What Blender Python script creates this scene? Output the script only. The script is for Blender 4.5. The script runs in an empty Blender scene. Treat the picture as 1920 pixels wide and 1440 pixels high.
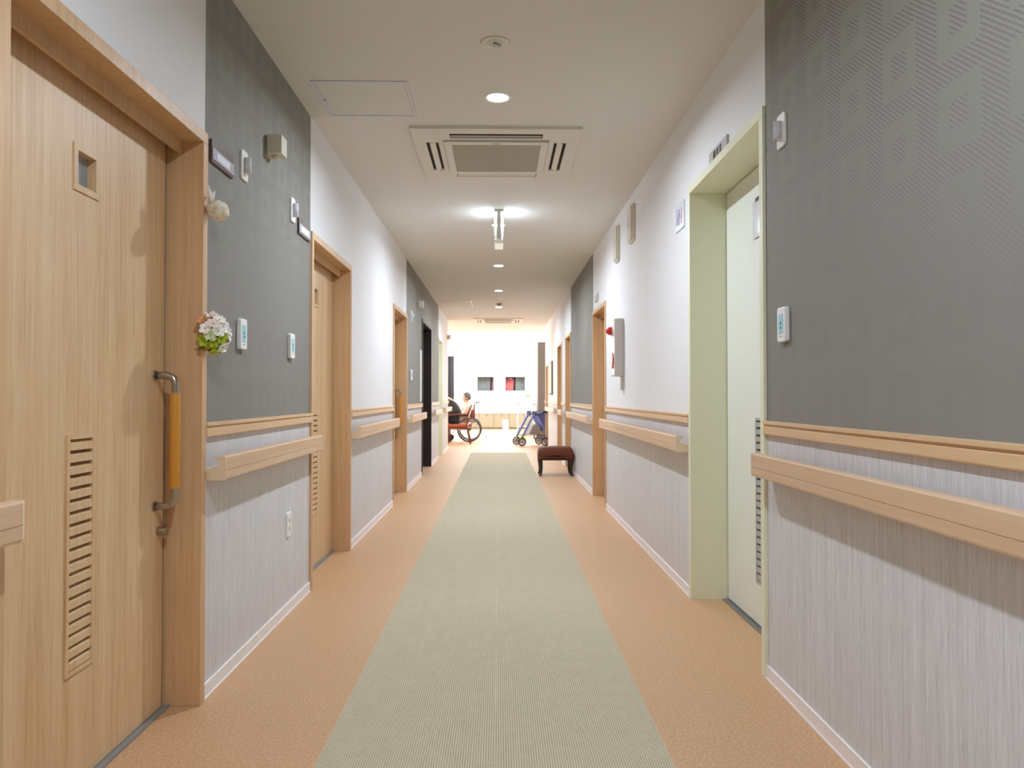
import bpy, bmesh, math, random
from mathutils import Vector, Matrix
random.seed(4)
SC = bpy.context.scene
COL = SC.collection
# ------------------------------------------------------------------ camera
WL, WR, H, CH = 1.045, 1.02, 2.62, 1.07      # left / right wall distance, ceiling, camera height
WX = {-1: WL, 1: WR}
cd = bpy.data.cameras.new('camera'); cam = bpy.data.objects.new('camera', cd); COL.objects.link(cam)
cd.sensor_width = 36; cd.lens = 1400/1920*36
cam.location = (0, 0, CH)
cam.rotation_euler = (math.pi/2 + math.atan(23/1400), 0, -math.atan(24/1400))
cd.clip_start = .02
cd.dof.use_dof = True; cd.dof.focus_distance = 2.9; cd.dof.aperture_fstop = 5.6
SC.camera = cam
# ------------------------------------------------------------------ world, light, exposure
W = bpy.data.worlds.new('world'); SC.world = W; W.use_nodes = True
bg = W.node_tree.nodes['Background']
bg.inputs[0].default_value = (.96, .99, 1.0, 1); bg.inputs[1].default_value = 9
SC.view_settings.view_transform = 'Standard'
SC.view_settings.look = 'None'
SC.view_settings.gamma = 1
SC.view_settings.use_curve_mapping = False
SC.view_settings.exposure = 0.0
try:
    SC.cycles.max_bounces = 14; SC.cycles.diffuse_bounces = 8
except Exception: pass
DOWN_W = 28.5                                  # watts of one downlight
DOWN_COL = (.865, .985, 1.13)
def lamp(name, typ, loc, energy, color=(1, 1, 1), rot=(0, 0, 0), size=.1, size_y=None, shape=None, spread=None, parent=None):
    l = bpy.data.lights.new(name, typ); o = bpy.data.objects.new(name, l); COL.objects.link(o)
    o.location = loc; o.rotation_euler = rot; l.energy = energy; l.color = color
    if typ == 'AREA':
        l.shape = shape or 'DISK'; l.size = size
        if size_y: l.size_y = size_y
        if spread: l.spread = spread
    o.parent = parent
    return o
# ------------------------------------------------------------------ materials
def srgb(r, g, b):
    f = lambda c: ((c/255+.055)/1.055)**2.4 if c > 10 else c/255/12.92
    return (f(r), f(g), f(b), 1)
MATS = {}
def mat(name, col, rough=.5, metal=0, emit=None, estr=1, trans=0, spec=None, coat=0):
    if name in MATS: return MATS[name]
    m = bpy.data.materials.new(name); m.use_nodes = True
    b = m.node_tree.nodes['Principled BSDF']
    b.inputs['Base Color'].default_value = srgb(*col)
    b.inputs['Roughness'].default_value = rough
    b.inputs['Metallic'].default_value = metal
    if trans: b.inputs['Transmission Weight'].default_value = trans
    if spec is not None: b.inputs['Specular IOR Level'].default_value = spec
    if coat: b.inputs['Coat Weight'].default_value = coat
    if emit:
        b.inputs['Emission Color'].default_value = srgb(*emit); b.inputs['Emission Strength'].default_value = estr
    MATS[name] = m
    return m
class N:
    """small node helper"""
    def __init__(s, m): s.m = m; s.t = m.node_tree; s.b = s.t.nodes['Principled BSDF']
    def n(s, typ, **k):
        x = s.t.nodes.new(typ)
        for a, v in k.items(): setattr(x, a, v)
        return x
    def l(s, a, b): s.t.links.new(a, b)
    def coord(s, scale=(1, 1, 1), rot=(0, 0, 0)):
        c = s.n('ShaderNodeTexCoord'); mp = s.n('ShaderNodeMapping')
        mp.inputs['Scale'].default_value = scale; mp.inputs['Rotation'].default_value = rot
        s.l(c.outputs['Object'], mp.inputs[0]); return mp.outputs[0]
    def noise(s, vec, scale, detail=3, rough=.5):
        x = s.n('ShaderNodeTexNoise'); x.inputs['Scale'].default_value = scale
        x.inputs['Detail'].default_value = detail; x.inputs['Roughness'].default_value = rough
        s.l(vec, x.inputs['Vector']); return x.outputs[0]
    def ramp(s, fac, stops):
        x = s.n('ShaderNodeValToRGB'); r = x.color_ramp
        while len(r.elements) < len(stops): r.elements.new(.5)
        for e, (p, c) in zip(r.elements, stops): e.position = p; e.color = srgb(*c)
        s.l(fac, x.inputs[0]); return x.outputs[0]
    def math(s, op, a, b=None, c=None):
        x = s.n('ShaderNodeMath', operation=op)
        for i, v in enumerate((a, b, c)):
            if v is None: continue
            if isinstance(v, (int, float)): x.inputs[i].default_value = v
            else: s.l(v, x.inputs[i])
        return x.outputs[0]
    def mix(s, fac, a, b, mode='MIX'):
        x = s.n('ShaderNodeMix', data_type='RGBA', blend_type=mode)
        if isinstance(fac, (int, float)): x.inputs[0].default_value = fac
        else: s.l(fac, x.inputs[0])
        for i, v in ((6, a), (7, b)):
            if isinstance(v, tuple): x.inputs[i].default_value = v
            else: s.l(v, x.inputs[i])
        return x.outputs[2]
    def bump(s, h, strength=.3, dist=.002):
        x = s.n('ShaderNodeBump'); x.inputs['Strength'].default_value = strength; x.inputs['Distance'].default_value = dist
        s.l(h, x.inputs['Height']); s.l(x.outputs[0], s.b.inputs['Normal'])
    def col(s, c): s.l(c, s.b.inputs['Base Color'])

def wood(name, c0, c1, c2, axis='z', rough=.45, fine=90, bump=.08):
    m = mat(name, c1, rough)
    if getattr(m, 'done', None) or len(m.node_tree.nodes) > 3: return m
    n = N(m)
    sc = {'z': (1, 1, .035), 'y': (1, .035, 1), 'x': (.035, 1, 1)}[axis]
    v = n.coord(sc)
    a = n.noise(v, fine, 4, .6); b = n.noise(v, fine*.16, 3, .6); d = n.noise(v, fine*3.5, 2, .5)
    t = n.math('ADD', n.math('MULTIPLY', a, .45), n.math('MULTIPLY', b, .35)); t = n.math('ADD', t, n.math('MULTIPLY', d, .2))
    n.col(n.ramp(t, [(.34, c0), (.5, c1), (.66, c2)]))
    n.bump(t, bump, .001)
    return m
OAK = wood('oak_veneer', (196, 155, 112), (215, 180, 137), (226, 197, 158))
FRAME = wood('oak_frame', (190, 150, 108), (204, 166, 123), (214, 179, 138), fine=60)
HRAIL = wood('maple_rail', (200, 163, 128), (212, 178, 143), (221, 190, 157), axis='y', fine=22, rough=.38, bump=.02)
TRIMW = wood('maple_trim', (206, 168, 124), (216, 180, 138), (224, 190, 150), axis='y', fine=30, rough=.4, bump=.02)
CAP = mat('rail_end_cap_beige', (226, 204, 174), .45)

WHITE = mat('white_wallpaper', (228, 227, 228), .75)
n = N(WHITE); n.bump(n.noise(n.coord(), 260, 2), .10, .0015)
CEIL = mat('ceiling_white', (218, 216, 210), .85)
n = N(CEIL); n.bump(n.noise(n.coord(), 180, 2), .08, .0015)

GREY = mat('grey_square_wallpaper', (132, 128, 120), .75, spec=.3)
def grey_nodes():
    n = N(GREY); c = n.n('ShaderNodeTexCoord'); sp = n.n('ShaderNodeSeparateXYZ'); n.l(c.outputs['Object'], sp.inputs[0])
    Y, Z = sp.outputs[1], sp.outputs[2]
    # grid of square rings: 0.245 m across, 0.215 m up
    cy = n.math('ABSOLUTE', n.math('SUBTRACT', n.math('MODULO', n.math('ADD', Y, 9.8-1.632+.1225), .245), .1225))
    cz = n.math('ABSOLUTE', n.math('SUBTRACT', n.math('MODULO', n.math('ADD', Z, 4.3-1.70+.1075), .215), .1075))
    mx = n.math('MAXIMUM', cy, cz)
    ring = n.math('MULTIPLY', n.math('LESS_THAN', mx, .078), n.math('GREATER_THAN', mx, .033))
    # diagonal weave on the ground between the rings
    yz = n.n('ShaderNodeMapping'); n.l(c.outputs['Object'], yz.inputs[0]); yz.inputs['Rotation'].default_value = (math.radians(-38), 0, 0)
    s2 = n.n('ShaderNodeSeparateXYZ'); n.l(yz.outputs[0], s2.inputs[0])
    wv = n.math('SINE', n.math('MULTIPLY', s2.outputs[2], 2*math.pi/.0105))
    wv2 = n.math('SINE', n.math('MULTIPLY', s2.outputs[1], 2*math.pi/.009))
    w = n.math('MULTIPLY', n.math('ADD', wv, n.math('MULTIPLY', wv2, .5)), .35)
    rs = n.math('SINE', n.math('MULTIPLY', Z, 2*math.pi/.004))
    light_fade = n.math('MULTIPLY_ADD', Z, 1.3, -1.55)                     # pattern painted fainter lower down, imitating the angle of the light
    dn_ = n.n('ShaderNodeClamp'); n.l(light_fade, dn_.inputs[0]); dn_.inputs[1].default_value = .12; light_fade = dn_.outputs[0]
    w = n.math('MULTIPLY', w, light_fade)
    base = n.mix(n.math('ADD', n.math('MULTIPLY', w, 1.1), .5), srgb(117, 114, 108), srgb(153, 149, 142))
    hgt = n.mix(ring, w, n.math('MULTIPLY', rs, .06))
    vis = n.math('MULTIPLY_ADD', light_fade, .95, -.08)  # ring tint follows the same painted light fade
    vc = n.n('ShaderNodeClamp'); n.l(vis, vc.inputs[0])
    colr = n.mix(ring, base, n.mix(vc.outputs[0], srgb(136, 132, 126), srgb(143, 143, 132)))
    n.col(colr); n.bump(hgt, .35, .0015)
    r = n.math('MULTIPLY_ADD', ring, .08, .70); n.l(r, n.b.inputs['Roughness'])
grey_nodes()

WAINS = mat('grey_grain_wainscot', (196, 190, 188), .55)
n = N(WAINS); v = n.coord((1, 1, .022)); a = n.noise(v, 330, 4, .65); b = n.noise(v, 60, 3, .6); c_ = n.noise(n.coord((1, 1, .05)), 620, 2)
t = n.math('ADD', n.math('MULTIPLY', a, .5), n.math('ADD', n.math('MULTIPLY', b, .25), n.math('MULTIPLY', c_, .25)))
n.col(n.ramp(t, [(.34, (182, 179, 179)), (.5, (208, 206, 207)), (.66, (228, 227, 229))])); n.bump(a, .4, .0015)

FLOOR = mat('terracotta_speckle_floor', (206, 158, 126), .5)
n = N(FLOOR); v = n.coord(); a = n.noise(v, 430, 3, .8); b = n.noise(v, 110, 3, .7)
t = n.math('ADD', n.math('MULTIPLY', a, .62), n.math('MULTIPLY', b, .38))
n.col(n.ramp(t, [(.36, (148, 96, 60)), (.46, (188, 146, 106)), (.54, (198, 158, 118)), (.64, (224, 190, 154))])); n.bump(t, .12, .001)

RUNNER = mat('ribbed_green_beige_carpet', (170, 163, 138), .95)
def runner_nodes():
    n = N(RUNNER); c = n.n('ShaderNodeTexCoord'); sp = n.n('ShaderNodeSeparateXYZ'); n.l(c.outputs['Object'], sp.inputs[0])
    X, Y = sp.outputs[0], sp.outputs[1]
    rib = n.math('ADD', n.math('MULTIPLY', n.math('SINE', n.math('MULTIPLY', X, 2*math.pi/.0075)), .5), .5)
    loop = n.math('ADD', n.math('MULTIPLY', n.math('SINE', n.math('MULTIPLY', Y, 2*math.pi/.006)), .5), .5)
    sp_ = n.noise(n.coord(), 330, 2, .6); big = n.noise(n.coord(), 14, 3, .6)
    t = n.math('ADD', n.math('MULTIPLY', rib, .38), n.math('ADD', n.math('MULTIPLY', sp_, .45), n.math('ADD', n.math('MULTIPLY', big, .12), n.math('MULTIPLY', loop, .05))))
    col = n.ramp(t, [(.25, (148, 136, 112)), (.5, (187, 176, 149)), (.75, (207, 198, 172))])
    seam = n.math('LESS_THAN', n.math('ABSOLUTE', n.math('ADD', X, .012)), .0022)
    my = n.math('MODULO', n.math('ADD', Y, 10.45), 1.0)
    seg = n.math('MULTIPLY', seam, n.math('MULTIPLY', n.math('LESS_THAN', my, .62), .55))
    col = n.mix(seg, col, srgb(206, 200, 180))
    n.col(col); n.bump(n.math('ADD', rib, n.math('MULTIPLY', sp_, .4)), .5, .002)
runner_nodes()
BASEB = mat('baseboard_pale', (238, 231, 228), .5)
PGREEN = mat('pale_green_frame_paint', (226, 226, 198), .42)
PGLEAF = mat('pale_green_leaf_paint', (230, 233, 222), .42)
STEEL = mat('satin_steel', (178, 170, 160), .28, 1)
TRACK = mat('grey_track', (150, 150, 150), .45, .4)
DARK = mat('dark_gap', (42, 34, 28), .8)
AMBER = mat('amber_grip', (206, 142, 50), .35)
PLAST = mat('white_plastic', (233, 233, 230), .3)
CREAM = mat('cream_plastic', (214, 208, 192), .4)
ALUM = mat('aluminium_trim', (206, 203, 212), .4, .3)
BROWNP = mat('brown_plate', (92, 66, 58), .45)
LABELW = mat('label_pale', (205, 208, 220), .35)
LABELG = mat('label_grey', (165, 163, 172), .4)
CYAN = mat('label_cyan', (150, 205, 220), .35)
TEAL = mat('teal_print', (62, 120, 138), .5)
GLASSP = mat('clear_plastic', (232, 232, 238), .12, trans=.2)
EMIT = mat('downlight_glow', (255, 255, 255), .5, emit=(255, 252, 248), estr=12)
RED = mat('red_plastic', (190, 18, 30), .25)
REDL = mat('red_lamp_plastic', (205, 22, 34), .15, coat=.6)
ALARMB = mat('alarm_box_grey', (200, 193, 188), .4)
BLACK = mat('black_matte', (28, 26, 25), .6)
DARKDOOR = mat('black_brown_wood', (38, 27, 24), .45)
LEATHER = mat('brown_leather', (98, 50, 28), .6, spec=.25); n = N(LEATHER); n.bump(n.noise(n.coord(), 120, 3), .15, .002)
DLEG = mat('black_lacquered_leg', (34, 20, 18), .35)
# ------------------------------------------------------------------ mesh helpers
def box(bm, x0, x1, y0, y1, z0, z1, mi=0):
    if x0 > x1: x0, x1 = x1, x0
    if y0 > y1: y0, y1 = y1, y0
    if z0 > z1: z0, z1 = z1, z0
    v = [bm.verts.new(p) for p in ((x0,y0,z0),(x1,y0,z0),(x1,y1,z0),(x0,y1,z0),(x0,y0,z1),(x1,y0,z1),(x1,y1,z1),(x0,y1,z1))]
    for f in ((0,3,2,1),(4,5,6,7),(0,1,5,4),(1,2,6,5),(2,3,7,6),(3,0,4,7)):
        bm.faces.new([v[i] for i in f]).material_index = mi
    return v
def cyl(bm, a, b, r, r2=None, seg=20, mi=0, caps=True):
    a, b = Vector(a), Vector(b); r2 = r if r2 is None else r2
    q = (b-a).to_track_quat('Z', 'Y'); L = (b-a).length
    ra, rb = [], []
    for i in range(seg):
        t = 2*math.pi*i/seg; d = q @ Vector((math.cos(t), math.sin(t), 0))
        ra.append(bm.verts.new(a+d*r)); rb.append(bm.verts.new(b+d*r2))
    for i in range(seg):
        f = bm.faces.new((ra[i], ra[(i+1) % seg], rb[(i+1) % seg], rb[i])); f.material_index = mi; f.smooth = True
    if caps:
        bm.faces.new(ra[::-1]).material_index = mi; bm.faces.new(rb).material_index = mi
def tube(bm, pts, r, seg=12, mi=0, closed=False):
    pts = [Vector(p) for p in pts]; rings = []
    n_ = len(pts); up = None
    for i, p in enumerate(pts):
        if closed: d = pts[(i+1) % n_]-pts[i-1]
        else: d = pts[min(i+1, n_-1)]-pts[max(i-1, 0)]
        d.normalize()
        if up is None:
            up = Vector((0, 0, 1)) if abs(d.z) < .9 else Vector((1, 0, 0))
        sx = up.cross(d).normalized(); up = d.cross(sx).normalized()
        rr = r[i] if isinstance(r, (list, tuple)) else r
        rings.append([bm.verts.new(p+(sx*math.cos(2*math.pi*k/seg)+up*math.sin(2*math.pi*k/seg))*rr) for k in range(seg)])
    m_ = n_ if closed else n_-1
    for i in range(m_):
        A, B = rings[i], rings[(i+1) % n_]
        for k in range(seg):
            f = bm.faces.new((A[k], A[(k+1) % seg], B[(k+1) % seg], B[k])); f.smooth = True; f.material_index = mi
    if not closed:
        bm.faces.new(rings[0][::-1]).material_index = mi; bm.faces.new(rings[-1]).material_index = mi
def fillet(pts, rad, k=6):
    pts = [Vector(p) for p in pts]; out = [pts[0]]
    for i in range(1, len(pts)-1):
        a, b, c = pts[i-1], pts[i], pts[i+1]
        p0 = b+(a-b).normalized()*rad; p1 = b+(c-b).normalized()*rad
        for j in range(k+1):
            t = j/k; out.append(p0.lerp(b, t).lerp(b.lerp(p1, t), t))
    out.append(pts[-1]); return out
def extrude_y(bm, prof, y0, y1, mi=0, side=None):
    """prof: list of (x,z) extruded along y"""
    A = [bm.verts.new((x, y0, z)) for x, z in prof]; B = [bm.verts.new((x, y1, z)) for x, z in prof]
    n_ = len(prof)
    for i in range(n_):
        bm.faces.new((A[i], A[(i+1) % n_], B[(i+1) % n_], B[i])).material_index = mi
    bm.faces.new(A[::-1]).material_index = mi; bm.faces.new(B).material_index = mi
def sphere(bm, c, r, sc=(1, 1, 1), seg=20, mi=0, M=None):
    M = (Matrix.Translation(c) @ (M or Matrix()) @ Matrix.Diagonal((r*sc[0], r*sc[1], r*sc[2], 1)))
    res = bmesh.ops.create_uvsphere(bm, u_segments=seg, v_segments=seg//2+2, radius=1, matrix=M)
    vs = set(res['verts'])
    for f in bm.faces:
        if f.verts[0] in vs: f.smooth = True; f.material_index = mi
    return res['verts']
def torus(bm, c, R, r, axis='y', seg=40, s2=10, mi=0):
    pts = []
    for i in range(seg):
        t = 2*math.pi*i/seg
        p = {'y': (R*math.cos(t), 0, R*math.sin(t)), 'x': (0, R*math.cos(t), R*math.sin(t)), 'z': (R*math.cos(t), R*math.sin(t), 0)}[axis]
        pts.append(Vector(c)+Vector(p))
    # explicit rings around the axis
    ax = {'y': Vector((0, 1, 0)), 'x': Vector((1, 0, 0)), 'z': Vector((0, 0, 1))}[axis]
    rings = []
    for p in pts:
        o_ = (p-Vector(c)).normalized()
        rings.append([bm.verts.new(p+(o_*math.cos(2*math.pi*k/s2)+ax*math.sin(2*math.pi*k/s2))*r) for k in range(s2)])
    for i in range(seg):
        A, B = rings[i], rings[(i+1) % seg]
        for k in range(s2):
            f = bm.faces.new((A[k], A[(k+1) % s2], B[(k+1) % s2], B[k])); f.smooth = True; f.material_index = mi
def obj(name, bm, mats, parent=None, bevel=0, loc=None, subs=0):
    bmesh.ops.recalc_face_normals(bm, faces=bm.faces[:])
    me = bpy.data.meshes.new(name); bm.to_mesh(me); bm.free()
    for m in (mats if isinstance(mats, (list, tuple)) else [mats]): me.materials.append(m)
    o = bpy.data.objects.new(name, me); COL.objects.link(o)
    if loc: o.location = loc
    if parent: o.parent = parent
    if bevel:
        b = o.modifiers.new('bevel', 'BEVEL'); b.width = bevel; b.segments = 3; b.limit_method = 'ANGLE'
        b.harden_normals = False
    if subs:
        s = o.modifiers.new('sub', 'SUBSURF'); s.levels = subs; s.render_levels = subs
    return o
def tag(o, label=None, cat=None, group=None, kind=None):
    if label: o['label'] = label
    if cat: o['category'] = cat
    if group: o['group'] = group
    if kind: o['kind'] = kind
    return o
def empty(name, loc, label=None, cat=None, group=None, kind=None, rotz=0):
    o = bpy.data.objects.new(name, None); o.empty_display_size = .05; COL.objects.link(o)
    o.location = loc; o.rotation_euler = (0, 0, rotz)
    return tag(o, label, cat, group, kind)
def copy_tree(o, parent=None):
    c = o.copy(); COL.objects.link(c); c.parent = parent
    for ch in list(o.children): copy_tree(ch, c)
    return c
def again(src, loc, label, group=None, rotz=None):
    c = copy_tree(src); c.location = loc; c['label'] = label
    if rotz is not None: c.rotation_euler.z = rotz
    if group: c['group'] = group
    return c
def struct(name, bm, mats, bevel=0): return tag(obj(name, bm, mats, bevel=bevel), kind='structure')
NB = bmesh.new
# ------------------------------------------------------------------ room shell
Y0, YL, YR, YC, YB = -4.5, 15.25, 16.45, 17.75, 25.0     # start, left wall end, right wall end, low ceiling end, hall back wall
HX0, HX1, HH = -5.2, 3.4, 3.5                              # hall extents
RAIL_Z0, RAIL_Z1 = .925, .977
T = .26
# door openings: side, y0, y1 (outer frame edges), frame top z, kind
FW = .04
DOORS = {-1: [(1.546, 2.655, 2.0), (4.135, 5.25, 1.985), (7.35, 8.41, 1.985), (10.08, 11.44, 2.12), (12.84, 13.70, 2.09)],
          1: [(2.83, 3.967, 2.185), (7.10, 8.07, 1.985), (10.58, 11.42, 1.985), (12.1, 12.98, 1.96), (15.5, 16.18, 1.75)]}
GREYS = {-1: [(2.655, 4.135), (8.41, 12.84)], 1: [(Y0, 2.83), (8.07, 10.58)]}
def is_grey(s, y): return any(a <= y <= b for a, b in GREYS[s])
def build_wall(s, yend, name):
    bm = NB(); w = WX[s]; cuts = [Y0]
    edges = sorted(set([Y0, yend] + [e for a, b, t in DOORS[s] for e in (a+.012, b-.012)] + [e for g in GREYS[s] for e in g]))
    for a, b in zip(edges[:-1], edges[1:]):
        mid = (a+b)/2; up = 1 if is_grey(s, mid) else 0
        d = next((d for d in DOORS[s] if d[0] < mid < d[1] and b-a > .3), None)
        if d is None:
            box(bm, s*w, s*(w+T), a, b, .95, H, up)
            box(bm, s*w, s*(w+T), a, b, 0, .95, 2)
        else:
            box(bm, s*w, s*(w+T), a, b, d[2]-.012, H, up)
            box(bm, s*(w+T-.03), s*(w+T), a, b, 0, d[2]-.012, 2)
    return struct(name, bm, [WHITE, GREY, WAINS])
# header of grey-zone doorways keep grey above
GREYS[-1][1] = (8.41, 12.84)
build_wall(-1, YL, 'wall_left'); build_wall(1, YR, 'wall_right')
bm = NB(); box(bm, -WL-T, WR+T, Y0-.2, Y0, 0, H); struct('wall_back', bm, WHITE)
bm = NB(); box(bm, HX0-.2, HX1+.2, Y0-.2, YB+1.2, -.15, 0); struct('floor', bm, FLOOR)
bm = NB()
box(bm, -WL-T, WR+T, Y0-.2, YL-.02, H, H+.15)
box(bm, HX0-.2, HX1+.2, YL-.02, YC, H, H+.15)
struct('ceiling', bm, CEIL)
# hall beyond the corridor
bm = NB()
box(bm, HX0, HX1, YC-.1, YC, H+.15, HH)                                   # fascia above the low ceiling
box(bm, HX0, -WL-T, YL-.22, YL-.02, 0, H); box(bm, WR+T, HX1, YR-.2, YR, 0, H)
struct('wall_front', bm, WHITE)
bm = NB()                                                                   # hall ceiling round an unseen skylight, added to flood the hall with daylight
SK = (-4.2, 2.6, 18.7, 24.2)
box(bm, HX0-.2, HX1+.2, YC-.1, SK[2], HH, HH+.15); box(bm, HX0-.2, HX1+.2, SK[3], YB+1.2, HH, HH+.15)
box(bm, HX0-.2, SK[0], SK[2], SK[3], HH, HH+.15); box(bm, SK[1], HX1+.2, SK[2], SK[3], HH, HH+.15)
struct('ceiling', bm, CEIL)
HW = mat('hall_white_paint', (244, 243, 240), .7)
# hall back wall with two openings
OPS = [(-.745, -.17, 1.24, 1.735), (.19, .88, 1.24, 1.735)]
bm = NB(); xs = HX0
for x0, x1, z0, z1 in OPS:
    box(bm, xs, x0, YB, YB+.2, 0, HH); box(bm, x0, x1, YB, YB+.2, 0, z0); box(bm, x0, x1, YB, YB+.2, z1, HH); xs = x1
box(bm, xs, HX1, YB, YB+.2, 0, HH)
box(bm, HX0, HX1, YB+1.0, YB+1.2, 0, HH)
struct('wall_far', bm, HW)
# hall side walls with tall windows
def side_wall(name, x, sgn, ys):
    bm = NB(); a, b = (x, x+sgn*.2); ye = YL-.22 if sgn < 0 else YR-.2
    cur = ye
    for y0, y1 in ys:
        box(bm, a, b, cur, y0, 0, HH); box(bm, a, b, y0, y1, 0, .5); box(bm, a, b, y0, y1, 2.9, HH); cur = y1
    box(bm, a, b, cur, YB+1.2, 0, HH)
    struct(name, bm, HW)
LW = [(16.0, 18.6), (19.0, 21.6), (22.0, 24.6)]
side_wall('wall_hall_left', HX0, -1, LW)
side_wall('wall_hall_right', HX1, 1, LW[1:])
ALF = mat('window_frame_white', (235, 235, 232), .4)
k = 1
def hall_window(x, y0, y1):
    global k
    w = empty('window_%d' % k, (x, (y0+y1)/2, .5), kind='structure'); k += 1
    h = (y1-y0)/2; bm = NB()
    for a, b, c, d in ((-h, h, 0, .05), (-h, h, 2.35, 2.4), (-h, -h+.05, 0, 2.4), (h-.05, h, 0, 2.4), (-.03, .03, 0, 2.4)):
        box(bm, -.03, .03, a, b, c, d)
    obj('window_frame', bm, ALF, w)
for a, b in LW: hall_window(HX0-.1, a, b)
for a, b in LW[1:]: hall_window(HX1+.1, a, b)
# portals where the daylight comes in (windows and added skylight)
def portal(loc, rot, sx, sy):
    o = lamp('daylight_portal', 'AREA', loc, 1, rot=rot, size=sx, size_y=sy, shape='RECTANGLE'); o.data.cycles.is_portal = True
for a, b in LW: portal((HX0-.22, (a+b)/2, 1.7), (0, -math.pi/2, 0), 2.4, b-a)
for a, b in LW[1:]: portal((HX1+.22, (a+b)/2, 1.7), (0, math.pi/2, 0), 2.4, b-a)
portal(((SK[0]+SK[1])/2, (SK[2]+SK[3])/2, HH+.16), (0, 0, 0), SK[1]-SK[0], SK[3]-SK[2])
# carpet runner down the middle
bm = NB(); box(bm, -.531, .506, Y0+.3, 14.15, 0, .004)
tag(obj('carpet_runner', bm, RUNNER), 'long grey green ribbed carpet strip down the middle of the corridor floor', 'carpet')
# ------------------------------------------------------------------ chair rails and baseboards
def gaps(s, yend):
    out = []; cur = Y0
    for a, b, t in DOORS[s]: out.append((cur, a)); cur = b
    out.append((cur, yend)); return out
ti = 1
for s, yend, nm in ((-1, YL, 'left'), (1, YR, 'right')):
    w = WX[s]; bmb = NB()
    for a, b in gaps(s, yend):
        if b-a < .05: continue
        bm = NB()
        prof = [(0, 0), (.014, 0), (.016, .004), (.016, .030), (.010, .034), (.010, .037), (.018, .040), (.018, .050), (.010, .052), (0, .052)]
        extrude_y(bm, [(s*(w-d), RAIL_Z0+z) for d, z in prof], a, b)
        struct('trim_%d' % ti, bm, TRIMW); ti += 1
        box(bmb, s*w, s*(w-.007), a, b, 0, .052)
        box(bmb, s*w, s*(w-.010), a, b, 0, .006)
    struct('baseboard_' + nm, bmb, BASEB)
# ------------------------------------------------------------------ handrails
RP = [(0, 0), (.068, 0), (.074, .003), (.0755, .008), (.0755, .0335), (.0735, .0345), (.0735, .0355), (.0755, .0365), (.0755, .080), (.073, .085), (.044, .085), (.040, .082), (.040, .077),
      (.047, .071), (.051, .063), (.051, .054), (.047, .046), (.040, .042), (0, .040)]
def handrail(s, y0, y1, label, grp, caps=(1, 1)):
    w = WX[s]; z = .772
    e = empty('handrail', (s*w, (y0+y1)/2, z), label, 'handrail', grp)
    L = (y1-y0)/2
    bm = NB(); extrude_y(bm, [(-s*d, h) for d, h in RP], -L+.006*caps[0], L-.006*caps[1]); obj('rail', bm, HRAIL, e)
    cp = [(d+(.001 if d > .06 else 0), h + (.0008 if h > .08 else (-.0008 if h < .001 else 0))) for d, h in RP]
    for a, f in ((-L, caps[0]), (L-.006, caps[1])):
        if f:
            bm = NB(); extrude_y(bm, [(-s*d, h) for d, h in cp], a, a+.006); tag(obj('end_cap', bm, CAP, e), 'beige end cap')
    return e
G1, G2 = 'handrails along the left wall', 'handrails along the right wall'
handrail(-1, Y0+.1, 1.545, 'wooden handrail whose end is cut by the left edge of the photo', G1, (0, 1))
handrail(-1, 2.665, 4.12, 'wooden handrail on the near left dark grey wall between two doors', G1)
handrail(-1, 5.26, 7.31, 'wooden handrail below the left white wall between second and third doors', G1)
handrail(-1, 8.42, 10.05, 'wooden handrail on left far grey wall before the black doorway', G1)
handrail(-1, 11.46, 12.8, 'short wooden handrail on the left just past the black doorway', G1)
handrail(-1, 13.73, 15.4, 'last short wooden handrail at the left wall end beside the wheelchair', G1)
handrail(1, Y0+.1, 2.79, 'long wooden handrail on the near right grey wall, largest in the photo', G2, (0, 1))
handrail(1, 3.985, 7.06, 'wooden handrail under the red fire alarm on the right wall', G2)
handrail(1, 8.09, 10.55, 'wooden handrail above the brown leather stool on right grey wall', G2)
handrail(1, 11.44, 12.07, 'very short wooden handrail on the right between two far wooden doors', G2)
handrail(1, 13.0, 15.45, 'far right wooden handrail below the framed notice board', G2)
# ------------------------------------------------------------------ doors
def louver(s, x, y0, y1, z0, z1, nsl, mats, parent, slat_t=.011, pitch_down=True):
    """frame and slats in one mesh; x is the face plane distance from the wall plane (negative = recessed)"""
    bm = NB(); fr = .012; out = x+.005
    for a, b, c, d in ((y0, y1, z0, z0+fr), (y0, y1, z1-fr, z1), (y0, y0+fr, z0+fr, z1-fr), (y1-fr, y1, z0+fr, z1-fr)):
        box(bm, -s*out, -s*(x-.02), a, b, c, d)
    box(bm, -s*(x-.019), -s*(x-.022), y0, y1, z0, z1, 1)
    p = (z1-z0-2*fr)/nsl
    for i in range(nsl):
        zc = z0+fr+p*(i+.5)
        A = [(-s*(x+.004), zc-p*.42), (-s*(x+.004), zc+p*.16), (-s*(x-.015), zc+p*.46), (-s*(x-.017), zc-p*.02)]
        extrude_y(bm, A, y0+fr, y1-fr)
    return obj('vent_louver', bm, mats, parent)
dn = 1
def door_frame(e, s, y0, y1, top, depth, m, sill=True, trackm=TRACK):
    """frame lining around the recess, local to the door empty at the wall plane"""
    bm = NB()
    for a, b in ((y0, y0+FW), (y1-FW, y1)): box(bm, -s*.012, s*(depth+.05), a, b, 0, top-FW)
    box(bm, -s*.012, s*(depth+.05), y0, y1, top-FW, top)
    obj('door_frame', bm, m, e, bevel=.0015)
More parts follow.
